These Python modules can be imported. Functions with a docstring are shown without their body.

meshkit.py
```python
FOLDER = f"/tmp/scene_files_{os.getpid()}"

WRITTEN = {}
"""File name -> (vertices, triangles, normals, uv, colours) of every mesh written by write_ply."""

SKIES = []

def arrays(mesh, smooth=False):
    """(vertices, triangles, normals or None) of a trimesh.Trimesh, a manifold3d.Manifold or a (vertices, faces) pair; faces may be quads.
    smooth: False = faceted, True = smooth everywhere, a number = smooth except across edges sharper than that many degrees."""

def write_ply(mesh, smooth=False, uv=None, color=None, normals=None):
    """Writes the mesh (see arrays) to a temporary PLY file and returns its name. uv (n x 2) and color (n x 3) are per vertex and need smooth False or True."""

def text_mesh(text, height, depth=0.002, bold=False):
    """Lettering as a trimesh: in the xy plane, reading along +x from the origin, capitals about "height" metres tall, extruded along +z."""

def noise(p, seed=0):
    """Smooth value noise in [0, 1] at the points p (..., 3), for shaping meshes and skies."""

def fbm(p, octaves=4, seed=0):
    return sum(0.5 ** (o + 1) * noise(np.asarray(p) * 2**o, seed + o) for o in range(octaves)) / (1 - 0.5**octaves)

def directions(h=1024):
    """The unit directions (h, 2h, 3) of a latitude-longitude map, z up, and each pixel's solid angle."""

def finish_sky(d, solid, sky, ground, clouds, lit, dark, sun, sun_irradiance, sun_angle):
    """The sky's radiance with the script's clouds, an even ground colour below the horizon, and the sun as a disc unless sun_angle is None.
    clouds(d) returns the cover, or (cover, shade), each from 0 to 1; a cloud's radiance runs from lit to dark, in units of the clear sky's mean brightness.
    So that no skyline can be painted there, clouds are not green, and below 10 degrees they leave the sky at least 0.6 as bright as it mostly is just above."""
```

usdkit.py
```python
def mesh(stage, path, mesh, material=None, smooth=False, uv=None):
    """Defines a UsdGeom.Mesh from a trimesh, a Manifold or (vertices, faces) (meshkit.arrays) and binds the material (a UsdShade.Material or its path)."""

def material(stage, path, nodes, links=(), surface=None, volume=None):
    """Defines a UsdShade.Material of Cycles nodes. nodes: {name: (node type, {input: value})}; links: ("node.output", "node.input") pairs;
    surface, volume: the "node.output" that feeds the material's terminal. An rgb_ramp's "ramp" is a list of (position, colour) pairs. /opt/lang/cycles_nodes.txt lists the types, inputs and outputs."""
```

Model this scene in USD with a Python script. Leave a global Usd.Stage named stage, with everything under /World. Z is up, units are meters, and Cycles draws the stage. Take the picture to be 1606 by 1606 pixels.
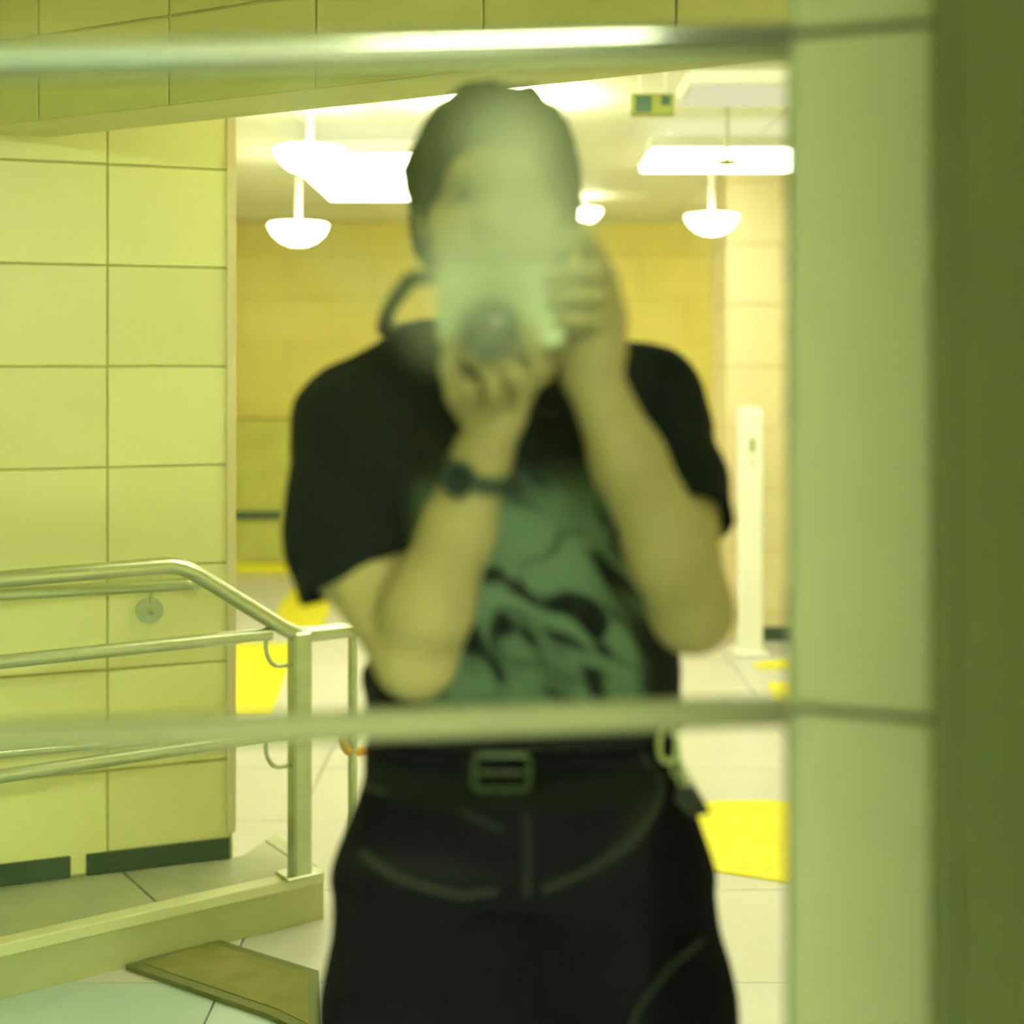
import math, random, re
import numpy as np, trimesh, usdkit
from meshkit import noise, fbm
from scipy.sparse import coo_matrix
from pxr import Usd, UsdGeom, UsdLux, UsdShade, Gf, Sdf, Vt

random.seed(7); rng = np.random.default_rng(7)
stage = Usd.Stage.CreateInMemory()
UsdGeom.SetStageUpAxis(stage, 'Z'); UsdGeom.SetStageMetersPerUnit(stage, 1.0)
UsdGeom.Xform.Define(stage, '/World'); UsdGeom.Scope.Define(stage, '/World/Looks')

# ------------------------------------------------------------------ camera, light, exposure
F, CU, HZ, EYE = 2200.0, 803.0, 570.0, 1.5          # focal length and horizon in pixels of the 1606 frame, eye height in m
cam = UsdGeom.Camera.Define(stage, '/World/camera')
cam.CreateHorizontalApertureAttr(36.0); cam.CreateVerticalApertureAttr(36.0)
cam.CreateFocalLengthAttr(36.0 * F / 1606.0)
cam.CreateVerticalApertureOffsetAttr(-36.0 * (803.0 - HZ) / 1606.0)
cam.CreateFStopAttr(1.65); cam.CreateFocusDistanceAttr(3.0)
cam.CreateClippingRangeAttr(Gf.Vec2f(0.05, 100))
cam.CreateExposureAttr(0.0)
cam.AddTranslateOp().Set(Gf.Vec3d(0, 0, EYE)); cam.AddRotateXOp().Set(90.0)
LIGHT, NEARL = (1.0, 0.955, 0.68), (0.94, 1.0, 0.66)                           # the greenish yellow of the station's tubes
PANEL_E, BOWL_E, NEAR_E, MID_E, REAR_E = 11.0, 12.0, 42.0, 13.5, 122.0
dome = UsdLux.DomeLight.Define(stage, '/World/ambient_light')
dome.CreateColorAttr(Gf.Vec3f(0.75, 0.95, 0.55)); dome.CreateIntensityAttr(0.02)

def P(u, v, d):                                       # a measured pixel at distance d as a point of the room
    return np.array([(u - CU) / F * d, d, EYE - (v - HZ) / F * d])

# ------------------------------------------------------------------ materials
def lin(c): 
    c = np.asarray(c, float) / 255.0
    return tuple(np.where(c <= 0.04045, c / 12.92, ((c + 0.055) / 1.055) ** 2.4))
M = {}
def mat(name, a, b=None, rough=0.5, metal=0.0, scale=6.0, bump=0.0, bscale=80.0, spec=0.5, stretch=(1, 1, 1), detail=4.0, vary=0.0):
    """two-tone procedural material; a and b are linear colours; vary shifts the tone of each object"""
    b = b or a
    n = {'g': ('geometry', {}), 'm': ('mapping', {'scale': stretch}), 'n': ('noise_texture', {'scale': scale, 'detail': detail}),
         'r': ('rgb_ramp', {'ramp': [(0.35, a), (0.65, b)]}),
         'p': ('principled_bsdf', {'roughness': rough, 'metallic': metal, 'specular_ior_level': spec})}
    l = [('g.position', 'm.vector'), ('m.vector', 'n.vector'), ('n.fac', 'r.fac')]
    col = 'r.color'
    if vary:
        n['o'] = ('object_info', {}); n['mr'] = ('map_range', {'to_min': 1 - vary, 'to_max': 1 + vary * 0.4}); n['h'] = ('hsv', {})
        l += [('o.random', 'mr.value'), ('mr.result', 'h.value'), (col, 'h.color')]; col = 'h.color'
    l.append((col, 'p.base_color'))
    if bump:
        n['bn'] = ('noise_texture', {'scale': bscale, 'detail': 3.0}); n['b'] = ('bump', {'strength': bump, 'distance': 0.004})
        l += [('m.vector', 'bn.vector'), ('bn.fac', 'b.height'), ('b.normal', 'p.normal')]
    M[name] = usdkit.material(stage, '/World/Looks/' + name, n, l, surface='p.BSDF')
    return M[name]
def emit(name, c, s):
    M[name] = usdkit.material(stage, '/World/Looks/' + name, {'e': ('emission', {'color': c, 'strength': s})}, [], surface='e.emission')

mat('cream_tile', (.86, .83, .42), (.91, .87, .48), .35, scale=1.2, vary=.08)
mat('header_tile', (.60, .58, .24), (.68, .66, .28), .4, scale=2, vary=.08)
mat('yellow_tile', (.82, .72, .20), (.88, .78, .26), .35, scale=1.5, vary=.03)
mat('pale_tile', (.76, .65, .40), (.82, .71, .46), .35, scale=1.5, vary=.05)
mat('joint', (.64, .63, .30), (.69, .68, .33), .8)
mat('yellow_joint', (.62, .50, .08), (.66, .55, .1), .8)
mat('floor_tile', (.62, .615, .59), (.67, .66, .63), .28, scale=1.4, vary=.04)
mat('floor_tile_grey', (.48, .62, .60), (.56, .68, .66), .35, scale=2.5, vary=.05)
mat('floor_joint', (.48, .48, .36), (.54, .54, .40), .8)
mat('slab_grey', (.40, .44, .30), (.50, .52, .36), .5, scale=5, vary=.06)
mat('slab_edge', (.68, .68, .42), (.74, .74, .48), .4)
mat('slab_face', (.46, .48, .26), (.54, .54, .30), .6, scale=4)
mat('ceiling_panel', (.84, .83, .64), (.89, .88, .69), .6, scale=1.2, vary=.05)
mat('white_paint', (.86, .86, .80), (.90, .90, .84), .4)
mat('yellow_pad', (.78, .70, .02), (.82, .75, .04), .5, scale=8)
mat('base_dark', (.03, .065, .035), (.05, .09, .05), .6)
mat('patch_olive', (.20, .20, .05), (.25, .24, .07), .9, scale=12, bump=.4, bscale=300)
mat('patch_border', (.14, .16, .05), (.17, .18, .06), .8)
mat('steel', (.52, .56, .40), (.60, .63, .46), .32, metal=1.0, scale=3, stretch=(1, 1, 30))
mat('rail_steel', (.50, .54, .38), (.56, .60, .44), .38, metal=.85, scale=20)
mat('brass', (.62, .33, .06), (.70, .40, .08), .4, metal=.5, scale=20)
mat('column_metal', (.35, .40, .23), (.395, .44, .265), .55, metal=.1, scale=3, stretch=(1, 1, .5))
mat('seam_dark', (.05, .07, .03), (.07, .09, .04), .7)
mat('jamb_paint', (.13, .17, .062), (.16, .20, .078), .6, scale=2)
mat('bar_metal', (.20, .215, .115), (.225, .25, .13), .45, metal=.35, scale=6)
mat('head_rail_metal', (.46, .51, .46), (.50, .55, .50), .13, metal=.9)
mat('sign_dark', (.02, .08, .05), (.03, .10, .06), .5)
mat('sign_lime', (.30, .34, .05), (.36, .40, .07), .5)  # yellow-green of the sign face
mat('cabinet_olive', (.46, .47, .10), (.52, .53, .13), .6)
mat('pink_grey', (.62, .50, .24), (.66, .54, .28), .6)
emit('tube_glow', LIGHT, PANEL_E); emit('bowl_glow', LIGHT, BOWL_E); emit('near_glow', NEARL, NEAR_E); emit('mid_glow', LIGHT, MID_E); emit('dim_glow', (1.0, .93, .62), .85); emit('upper_glow', LIGHT, 1.1); emit('upper_glow_strong', LIGHT, 80.0); emit('rear_glow', NEARL, REAR_E)
# person
mat('skin', (.33, .262, .115), (.40, .32, .145), .55, scale=9, bump=.15, bscale=160)
mat('hair', (.030, .042, .018), (.055, .070, .030), .6, scale=40, stretch=(1, 1, .3), bump=.6, bscale=220)
mat('jeans', (.0022, .0017, .0055), (.0036, .0034, .0075), .9, scale=25, spec=.05, bump=.3, bscale=500)
mat('stitch', (.004, .0085, .006), (.006, .012, .008), .8)
mat('belt', (.0015, .004, .004), (.0025, .0055, .005), .8, spec=.08)
mat('buckle', (.05, .08, .04), (.07, .10, .05), .4, metal=.7)
mat('black', (.008, .010, .011), (.012, .014, .015), .5)
mat('camera_silver', (.42, .48, .36), (.48, .54, .40), .4, metal=.5)
mat('lens_black', (.010, .026, .022), (.014, .034, .028), .35)
mat('lens_glass', (.008, .02, .02), (.01, .025, .025), .05)
mat('watch_dark', (.014, .035, .026), (.02, .045, .032), .4)
mat('eye_white', (.30, .30, .22), (.34, .34, .26), .3)
mat('lip', (.36, .17, .10), (.40, .2, .12), .5)
mat('clip_metal', (.45, .50, .26), (.5, .55, .3), .35, metal=.8)
# shirt: near black cloth, a swirling pale print where the 'printed' attribute of the cloth says so
M['shirt'] = usdkit.material(stage, '/World/Looks/shirt', {
    'g': ('geometry', {}), 'm': ('mapping', {'mapping_type': 'texture', 'rotation': (0, .75, 0), 'scale': (.095, .10, .045)}),
    'n': ('noise_texture', {'scale': 1.0, 'detail': 1.2, 'roughness': .4, 'distortion': 1.3}), 
    'r': ('rgb_ramp', {'ramp': [(0.39, (0, 0, 0)), (0.52, (1, 1, 1))]}),
    'a': ('attribute', {'attribute': 'printed'}), 'x': ('mix_color', {'blend_type': 'multiply', 'fac': 1.0}),
    'bw': ('rgb_to_bw', {}), 'c': ('mix_color', {'a': (.0012, .0040, .0058), 'b': (.105, .170, .110)}),
    'bn': ('noise_texture', {'scale': 400.0}), 'b': ('bump', {'strength': .2, 'distance': .002}),
    'p': ('principled_bsdf', {'roughness': .85, 'specular_ior_level': .2})},
    [('g.position', 'm.vector'), ('m.vector', 'n.vector'), ('n.fac', 'r.fac'), ('r.color', 'x.a'), ('a.color', 'x.b'), ('x.result', 'bw.color'), ('bw.val', 'c.fac'),
     ('c.result', 'p.base_color'), ('g.position', 'bn.vector'), ('bn.fac', 'b.height'), ('b.normal', 'p.normal')], surface='p.BSDF')
# window pane: clear glass that reflects by fresnel, under a painted pale haze for reflected glow, set per pane vertex
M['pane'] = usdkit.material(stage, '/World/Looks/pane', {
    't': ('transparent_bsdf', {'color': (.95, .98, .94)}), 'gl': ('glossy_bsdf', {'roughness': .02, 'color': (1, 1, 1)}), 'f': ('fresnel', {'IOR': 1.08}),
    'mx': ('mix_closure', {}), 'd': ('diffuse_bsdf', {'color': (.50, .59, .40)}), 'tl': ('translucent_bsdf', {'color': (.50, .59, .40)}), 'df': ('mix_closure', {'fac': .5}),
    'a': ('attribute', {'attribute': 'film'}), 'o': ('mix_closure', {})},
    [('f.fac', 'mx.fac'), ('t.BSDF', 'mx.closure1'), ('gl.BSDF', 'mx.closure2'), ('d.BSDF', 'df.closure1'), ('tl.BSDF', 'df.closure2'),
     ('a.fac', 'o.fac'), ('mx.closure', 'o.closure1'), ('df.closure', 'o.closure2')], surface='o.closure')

# ------------------------------------------------------------------ scene helpers
used = {}
def numbered(path):
    k = used.get(path, 0); used[path] = k + 1
    return path if k == 0 else f'{path}_{k:03d}'
def path_of(parent): return '/World' if parent is None else str(parent.GetPath())
def obj(name, mesh, m, parent=None, smooth=35, attrs=None):
    p = usdkit.mesh(stage, numbered(path_of(parent) + '/' + name), mesh, M[m], smooth=smooth)
    for k, a in (attrs or {}).items():
        UsdGeom.PrimvarsAPI(p).CreatePrimvar(k, Sdf.ValueTypeNames.FloatArray, 'vertex').Set(Vt.FloatArray.FromNumpy(np.asarray(a, np.float32)))
    return p.GetPrim()
def tag(o, label, cat, group=None, kind=None):
    o.SetCustomDataByKey('label', label); o.SetCustomDataByKey('category', cat)
    if group: o.SetCustomDataByKey('group', group)
    if kind: o.SetCustomDataByKey('kind', kind)
    return o
def struct(o): o.SetCustomDataByKey('kind', 'structure'); return o
def xf(name, loc=(0, 0, 0), parent=None):
    x = UsdGeom.Xform.Define(stage, numbered(path_of(parent) + '/' + name))
    x.AddTranslateOp().Set(Gf.Vec3d(*map(float, loc)))
    return x.GetPrim()
def thing(name, label, cat, loc=(0, 0, 0), group=None): return tag(xf(name, loc), label, cat, group)
def note(o, label): o.SetCustomDataByKey('label', label); return o
def off(mesh, loc):
    m = mesh.copy(); m.apply_translation(-np.asarray(loc, float)); return m
cat_ = trimesh.util.concatenate

def box(x0, x1, y0, y1, z0, z1, bev=0.0):
    if not bev:
        b = trimesh.creation.box([x1 - x0, y1 - y0, z1 - z0]); b.apply_translation([(x0 + x1) / 2, (y0 + y1) / 2, (z0 + z1) / 2]); return b
    pts = []
    for X, Y, Z in np.ndindex(2, 2, 2):
        c = np.array([(x0, x1)[X], (y0, y1)[Y], (z0, z1)[Z]]); s = np.array([1 - 2 * X, 1 - 2 * Y, 1 - 2 * Z]) * bev
        for k in range(3):
            q = c + s; q[k] = c[k]; pts.append(q)
    return trimesh.Trimesh(pts, process=False).convex_hull
def slab(o, U, N, u0, u1, z0, z1, n0, n1, bev=0.0):
    """a block on a wall: along U from u0 to u1, up from z0 to z1, out along N from n0 to n1"""
    b = box(u0, u1, n0, n1, z0, z1, bev)
    v = b.vertices; U = np.asarray(U, float); N = np.asarray(N, float)
    w = np.append(np.asarray(o, float)[:2], 0) + v[:, :1] * np.append(U, 0) + v[:, 1:2] * np.append(N, 0) + v[:, 2:] * np.array([0, 0, 1])
    m = trimesh.Trimesh(w, b.faces, process=False); 
    if m.volume < 0: m.invert()
    return m
def tube(pts, r, n=12, closed=False, caps=True):
    pts = np.asarray(pts, float); k = len(pts); r = np.broadcast_to(r, (k,))
    T = np.gradient(pts, axis=0) if not closed else np.roll(pts, -1, 0) - np.roll(pts, 1, 0)
    T /= np.linalg.norm(T, axis=1, keepdims=True)
    a = np.array([0, 0, 1.0]) if abs(T[0, 2]) < .9 else np.array([1.0, 0, 0]); V = []
    for i in range(k):
        a = a - T[i] * (a @ T[i]); a /= np.linalg.norm(a); b = np.cross(T[i], a)
        th = np.arange(n) * 2 * np.pi / n
        V.append(pts[i] + r[i] * (np.cos(th)[:, None] * a + np.sin(th)[:, None] * b))
    V = np.vstack(V); Fc = []
    for i in range(k if closed else k - 1):
        j = (i + 1) % k
        for q in range(n):
            w = (q + 1) % n; Fc += [[i * n + q, i * n + w, j * n + w], [i * n + q, j * n + w, j * n + q]]
    if not closed and caps:
        V = np.vstack([V, pts[0], pts[-1]])
        for q in range(n):
            w = (q + 1) % n; Fc += [[k * n, w, q], [k * n + 1, (k - 1) * n + q, (k - 1) * n + w]]
    m = trimesh.Trimesh(V, Fc, process=False)
    if m.volume < 0: m.invert()
    return m
def bend(pts, rad=.04, n=6):
    """a polyline with its corners rounded"""
    pts = [np.asarray(p, float) for p in pts]; out = [pts[0]]
    for a, b, c in zip(pts, pts[1:], pts[2:]):
        r = min(rad, np.linalg.norm(b - a) / 2.1, np.linalg.norm(c - b) / 2.1)
        s, e = b + (a - b) / np.linalg.norm(a - b) * r, b + (c - b) / np.linalg.norm(c - b) * r
        for t in np.linspace(0, 1, n): out.append((1 - t) ** 2 * s + 2 * t * (1 - t) * b + t * t * e)
    return np.array(out + [pts[-1]])
def lathe(profile, n=40): 
    m = trimesh.creation.revolve(np.asarray(profile, float), sections=n)
    if m.volume < 0: m.invert()
    return m

# ------------------------------------------------------------------ the room shell
CEIL = 2.55
fl = struct(xf('floor'))
obj('backing', box(-3, 3.2, -3.6, 10.5, -.14, -.012), 'floor_joint', fl, smooth=False)
S = .6
for i in range(11):
    for j in range(24):
        x0, y0 = -3.1 + i * S, -3.8 + j * S
        x1, y1 = min(x0 + S, 3.2), min(y0 + S, 10.4); x0, y0 = max(x0, -3.0), max(y0, -3.6)
        dz = rng.uniform(-.0008, 0)
        if x1 - x0 > .05: obj('tile', box(x0 + .0025, x1 - .0025, y0 + .0025, y1 - .0025, -.012, dz, .0015), 'floor_tile_grey' if x1 < .3 and y1 < 3.9 else 'floor_tile', fl, smooth=False)

def tile_wall(o, O, U, N, W, z0, z1, tw, th, m, u_off=0.0, z_off=0.0, gap=.005, deep=.008, stagger=0.0):
    k = 0; z = z0 - z_off
    while z < z1 - .01:
        u = -u_off - (stagger * tw if k % 2 else 0)
        while u < W - .01:
            a, b, c, d = max(u, 0), min(u + tw, W), max(z, z0), min(z + th, z1)
            if b - a > .03 and d - c > .03:
                obj('tile', slab(O, U, N, a + gap / 2, b - gap / 2, c + gap / 2, d - gap / 2, 0, deep + rng.uniform(-.001, .001), .002), m, o, smooth=False)
            u += tw
        z += th; k += 1

# back wall (yellow), outer walls
wb = struct(xf('wall_back'))
obj('backing', box(-3, 3.2, 10.408, 10.6, -.14, CEIL), 'yellow_joint', wb, smooth=False)
tile_wall(wb, (-3, 10.408), (1, 0), (0, -1), 6.2, 0, CEIL, .66, .33, 'yellow_tile', stagger=.5)
for nm, b in (('wall_left_outer', box(-3.2, -3, -3.6, 10.6, -.14, CEIL)), ('wall_right', box(3.2, 3.4, -3.6, 10.6, -.14, CEIL)), ('wall_rear', box(-3.2, 3.4, -3.8, -3.6, -.14, CEIL))):
    struct(obj(nm, b, 'header_tile', smooth=False))
# ceiling of long panels
ce = struct(xf('ceiling'))
obj('backing', box(-3.2, 3.4, -3.8, 10.6, CEIL + .012, CEIL + .12), 'joint', ce, smooth=False)
for j in range(24):
    for i in range(3):
        y0 = -3.6 + j * .6; y1 = min(y0 + .6, 10.4)
        if y1 - y0 > .05:
            obj('panel', box(-3.0 + i * 2.07 + .004, min(-3.0 + (i + 1) * 2.07, 3.2) - .004, y0 + .004, y1 - .004, CEIL, CEIL + .012, .002), 'ceiling_panel', ce, smooth=False)

# the tiled left wall on its ledge
WU = np.array([.936, .351]); WN = np.array([.351, -.936])
WE = np.array([-.78, 3.89]); WL = 2.05; WO = WE - WU * WL
wl = struct(xf('wall_left'))
obj('backing', slab(WO, WU, WN, 0, WL, 0, CEIL, -.26, -.008), 'joint', wl, smooth=False)
tile_wall(wl, WO + WN * -.008, WU, WN, WL, .132, CEIL, .33, .272, 'cream_tile', u_off=.33 * 7 - WL)
obj('end_panel', slab(WO, WU, WN, WL, WL + .006, .0, CEIL, -.26, -.002, .001), 'cream_tile', wl, smooth=False)
bl = struct(xf('baseboard_left'))
obj('board', slab(WO, WU, WN, 0, WL - .425, .132, .188, .0015, .012, .002), 'base_dark', bl, smooth=False)
obj('board', slab(WO, WU, WN, WL - .385, WL - .004, .132, .188, .0015, .012, .002), 'base_dark', bl, smooth=False)
struct(obj('trim_1', slab(WO, WU, WN, WL - .012, WL + .014, .20, CEIL - .01, .0005, .006, .001), 'pale_tile', smooth=False))

# ledge under the wall and the rails
EU = np.array([.826, .563]); EN = np.array([.563, -.826]); E0 = np.array([-1.21, 3.31])
def edge(t): return E0 + np.array([.674, .46]) * t      # a point above the ledge's front edge, t=0 at the picture's left, t=1 at the post
LZ = .13
Ea, Eb = edge(-.75), edge(1.04)
poly = np.array([Ea, Eb, Eb + np.array([-.18, .30]), WE + WU * .03, WO, WO - WU * .1])
from shapely.geometry import Polygon
ld = struct(xf('trim_2'))
core = trimesh.creation.extrude_polygon(Polygon(poly), LZ - .012); 
obj('body', core, 'slab_face', ld, smooth=False)
# top slabs, cut across the ledge
pl = Polygon(poly)
along = np.array([EU, EN])
for k in range(6):
    a0 = Ea + EU * (k * .42 - .25); q = Polygon([a0 - EN * .9 + EU * .003, a0 + EN * -.045 + EU * .003, a0 + EN * -.045 + EU * .417, a0 - EN * .9 + EU * .417]).intersection(pl)
    if q.area > .003: 
        m = trimesh.creation.extrude_polygon(q, .012); m.apply_translation([0, 0, LZ - .012]); obj('slab', m, 'slab_grey', ld, smooth=False)
obj('nosing', slab(Ea, EU, -EN, .0, np.linalg.norm(Eb - Ea), LZ - .030, LZ + .001, -.008, .043, .003), 'slab_edge', ld, smooth=False)
note(ld, 'low stone ledge under the handrail, pale front edge')

# soffit header across the top, tiled
H0, H1 = np.array([-1.45, 3.61]), np.array([1.30, 2.13]); HL = np.linalg.norm(H1 - H0); HU = (H1 - H0) / HL; HN = np.array([HU[1], -HU[0]])
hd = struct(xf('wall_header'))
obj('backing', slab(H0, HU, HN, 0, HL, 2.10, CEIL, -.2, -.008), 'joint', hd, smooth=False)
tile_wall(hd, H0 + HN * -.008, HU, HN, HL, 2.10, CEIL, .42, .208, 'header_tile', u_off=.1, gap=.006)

# pale pier at the right
pr = thing('pillar', 'pale cream tiled pillar behind the white help post at the right', 'pillar', (1.164, 7.6, 0))
obj('core', box(.008, 1.05, .008, .6, 0, CEIL), 'yellow_joint', pr, smooth=False)
tile_wall(pr, (0, .008), (1, 0), (0, -1), 1.05, .0, CEIL, .55, .333, 'pale_tile', z_off=.18)
tile_wall(pr, (.008, .6), (0, -1), (-1, 0), .592, .0, CEIL, .6, .333, 'pale_tile', z_off=.18)
obj('plinth', box(.13, 1.05, -.02, -.002, 0.0, .075, .004), 'base_dark', pr, smooth=False)

# white help post in front of the pier
hp = thing('help_post', 'tall narrow white post with small dark marks, in front of the cream pillar', 'post', (1.19, 7.2, 0))
obj('body', box(-.02, .10, 0, .12, .0, 1.26, .008), 'white_paint', hp, smooth=False)
obj('cap', box(-.012, .092, .008, .112, 1.26, 1.275, .004), 'white_paint', hp, smooth=False)
obj('foot', box(-.05, .13, -.03, .15, 0, .02, .006), 'white_paint', hp, smooth=False)
note(obj('speaker_slot', box(.030, .056, -.006, .002, 1.045, 1.115, .003), 'sign_lime', hp, smooth=False), 'dark upper slot')
note(obj('call_button', box(.034, .052, -.006, .002, .975, 1.005, .003), 'pink_grey', hp, smooth=False), 'small lower button')

# ------------------------------------------------------------------ lamps
def panel_lamp(label, x0, x1, y0, y1, zb, glow, group=None):
    c = ((x0 + x1) / 2, (y0 + y1) / 2, CEIL)
    t = thing('ceiling_light', label, 'light', c, group)
    obj('housing', off(box(x0, x1, y0, y1, zb + .02, zb + .075, .006), c), 'white_paint', t, smooth=False)
    obj('diffuser', off(box(x0 + .02, x1 - .02, y0 + .02, y1 - .02, zb, zb + .02, .004), c), glow, t, smooth=False)
    if CEIL - zb - .075 > .03: obj('upper_diffuser', off(box(x0 + .02, x1 - .02, y0 + .02, y1 - .02, zb + .075, zb + .080), c), 'upper_glow' if glow == 'tube_glow' else 'upper_glow_strong', t, smooth=False)  # glow added on top of the housing to brighten the ceiling
    for sx in (x0 + .12, x1 - .12):
        if CEIL - zb - .075 > .005: obj('hanger', off(box(sx - .012, sx + .012, c[1] - .012, c[1] + .012, zb + .075, CEIL), c), 'white_paint', t, smooth=False)
    return t
panel_lamp('glowing white panel light on the ceiling at the right, above the cream pillar', .585, 1.75, 5.98, 6.62, 2.40, 'tube_glow')
panel_lamp("large glowing white panel light at the left of the person's head", -1.02, -.36, 6.15, 7.75, 2.40, 'tube_glow')
panel_lamp('dim glowing cream strip, flush with the ceiling and highest at the right', .63, 1.9, 5.0, 5.35, 2.475, 'dim_glow')  # bright ceiling strip built as a panel with a weak glow put in
panel_lamp("unseen light added to brighten the ceiling, behind the person's head", -.28, .17, 5.35, 5.7, 2.36, 'mid_glow')  # added lamp, out of sight, lifts the ceiling brightness
panel_lamp('unseen light added over the near floor for the rail highlight', .35, 1.4, .10, .20, 2.46, 'near_glow')  # added source outside the view, makes the bright line along the head rail
panel_lamp('unseen fill light added behind the tiled soffit', -.2, 1.2, 3.75, 4.05, 2.38, 'mid_glow')  # added unseen, mostly to throw light up at the ceiling
panel_lamp('unseen fill light added over the left corridor', -2.7, -2.3, 5.2, 6.8, 2.38, 'mid_glow')  # added fill for the far room, no fixture seen here
panel_lamp('unseen fill light added behind the right pillar', 1.6, 2.8, 8.6, 8.9, 2.38, 'mid_glow')  # another far-room fill, added out of sight
panel_lamp('long unseen fill light added behind the viewer', .30, 1.40, -1.65, -1.05, 2.46, 'rear_glow')  # added frontal fill for the wall, column and person
def bowl_lamp(label, c, r):
    t = thing('bowl_lamp', label, 'lamp', c, None)
    pr_ = [(0, -.62 * r), (.3 * r, -.59 * r), (.6 * r, -.46 * r), (.85 * r, -.24 * r), (r, .05 * r), (.97 * r, .12 * r), (.85 * r, .14 * r), (0, .16 * r)]
    obj('bowl', lathe(pr_), 'bowl_glow', t)
    h = CEIL - c[2]
    obj('stem', lathe([(0, .13 * r), (.012, .13 * r), (.012, h - .02), (.05, h - .012), (.05, h), (0, h)], 20), 'white_paint', t)
bowl_lamp('glowing white bowl lamp under the right ceiling panel, above the help post', P(1116, 343, 7.2), .136)
bowl_lamp("small glowing bowl lamp half hidden by the person's raised hand", P(914, 332, 8.8), .12)
bowl_lamp('glowing white bowl lamp hanging lowest, at left over the corridor', P(468, 357, 7.0), .148)
bowl_lamp("glowing white bowl lamp hanging before the left panel light", P(486, 240, 5.7), .145)

# ceiling sign, sprinkler
sg = thing('exit_sign', 'small dark green box sign hung under the ceiling', 'sign', P(1024, 163, 5.0))
obj('box', box(-.077, .077, 0, .05, -.038, .038, .004), 'sign_lime', sg, smooth=False)
note(obj('pictogram', box(-.062, -.004, -.004, .001, -.03, .03, .002), 'sign_dark', sg, smooth=False), 'dark green square')
note(obj('pictogram', box(.030, .062, -.004, .001, -.005, .03, .002), 'sign_dark', sg, smooth=False), 'small dark green mark')
sz = P(1024, 163, 5.0)[2]
obj('hanger', box(-.05, -.042, .02, .03, .038, CEIL - sz), 'white_paint', sg, smooth=False)
obj('hanger', box(.042, .05, .02, .03, .038, CEIL - sz), 'white_paint', sg, smooth=False)
sp = thing('sprinkler', 'small dark sprinkler head under the ceiling before the right panel light', 'sprinkler', (*P(1140, 252, 5.7)[:2], CEIL))
h_ = CEIL - P(1140, 254, 5.7)[2]
obj('pipe', lathe([(0, -h_), (.008, -h_), (.008, -.012), (.03, -.008), (.03, 0), (0, 0)], 16), 'rail_steel', sp)
obj('deflector', lathe([(0, -h_ - .018), (.012, -h_ - .016), (.06, -h_ - .004), (.06, -h_ + .004), (0, -h_ + .006)], 24), 'cabinet_olive', sp)

# ------------------------------------------------------------------ things at the far left
cb = thing('cabinet', 'olive green low cabinet against the far wall at the left, behind the rails', 'cabinet', (-1.86, 10.0, 0))
obj('body', box(-.45, .30, 0, .385, .075, 1.10, .008), 'cabinet_olive', cb, smooth=False)
obj('door', box(-.44, -.08, -.012, -.0005, .09, 1.085, .004), 'cabinet_olive', cb, smooth=False)
obj('door', box(-.07, .29, -.012, -.0005, .09, 1.085, .004), 'cabinet_olive', cb, smooth=False)
note(obj('handle_bar', box(-.40, .22, -.04, -.0125, .39, .45, .008), 'base_dark', cb, smooth=False), 'dark horizontal bar')
note(obj('plinth', box(-.45, .30, -.02, .385, 0, .075, .006), 'yellow_pad', cb, smooth=False), 'yellow base strip')

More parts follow.
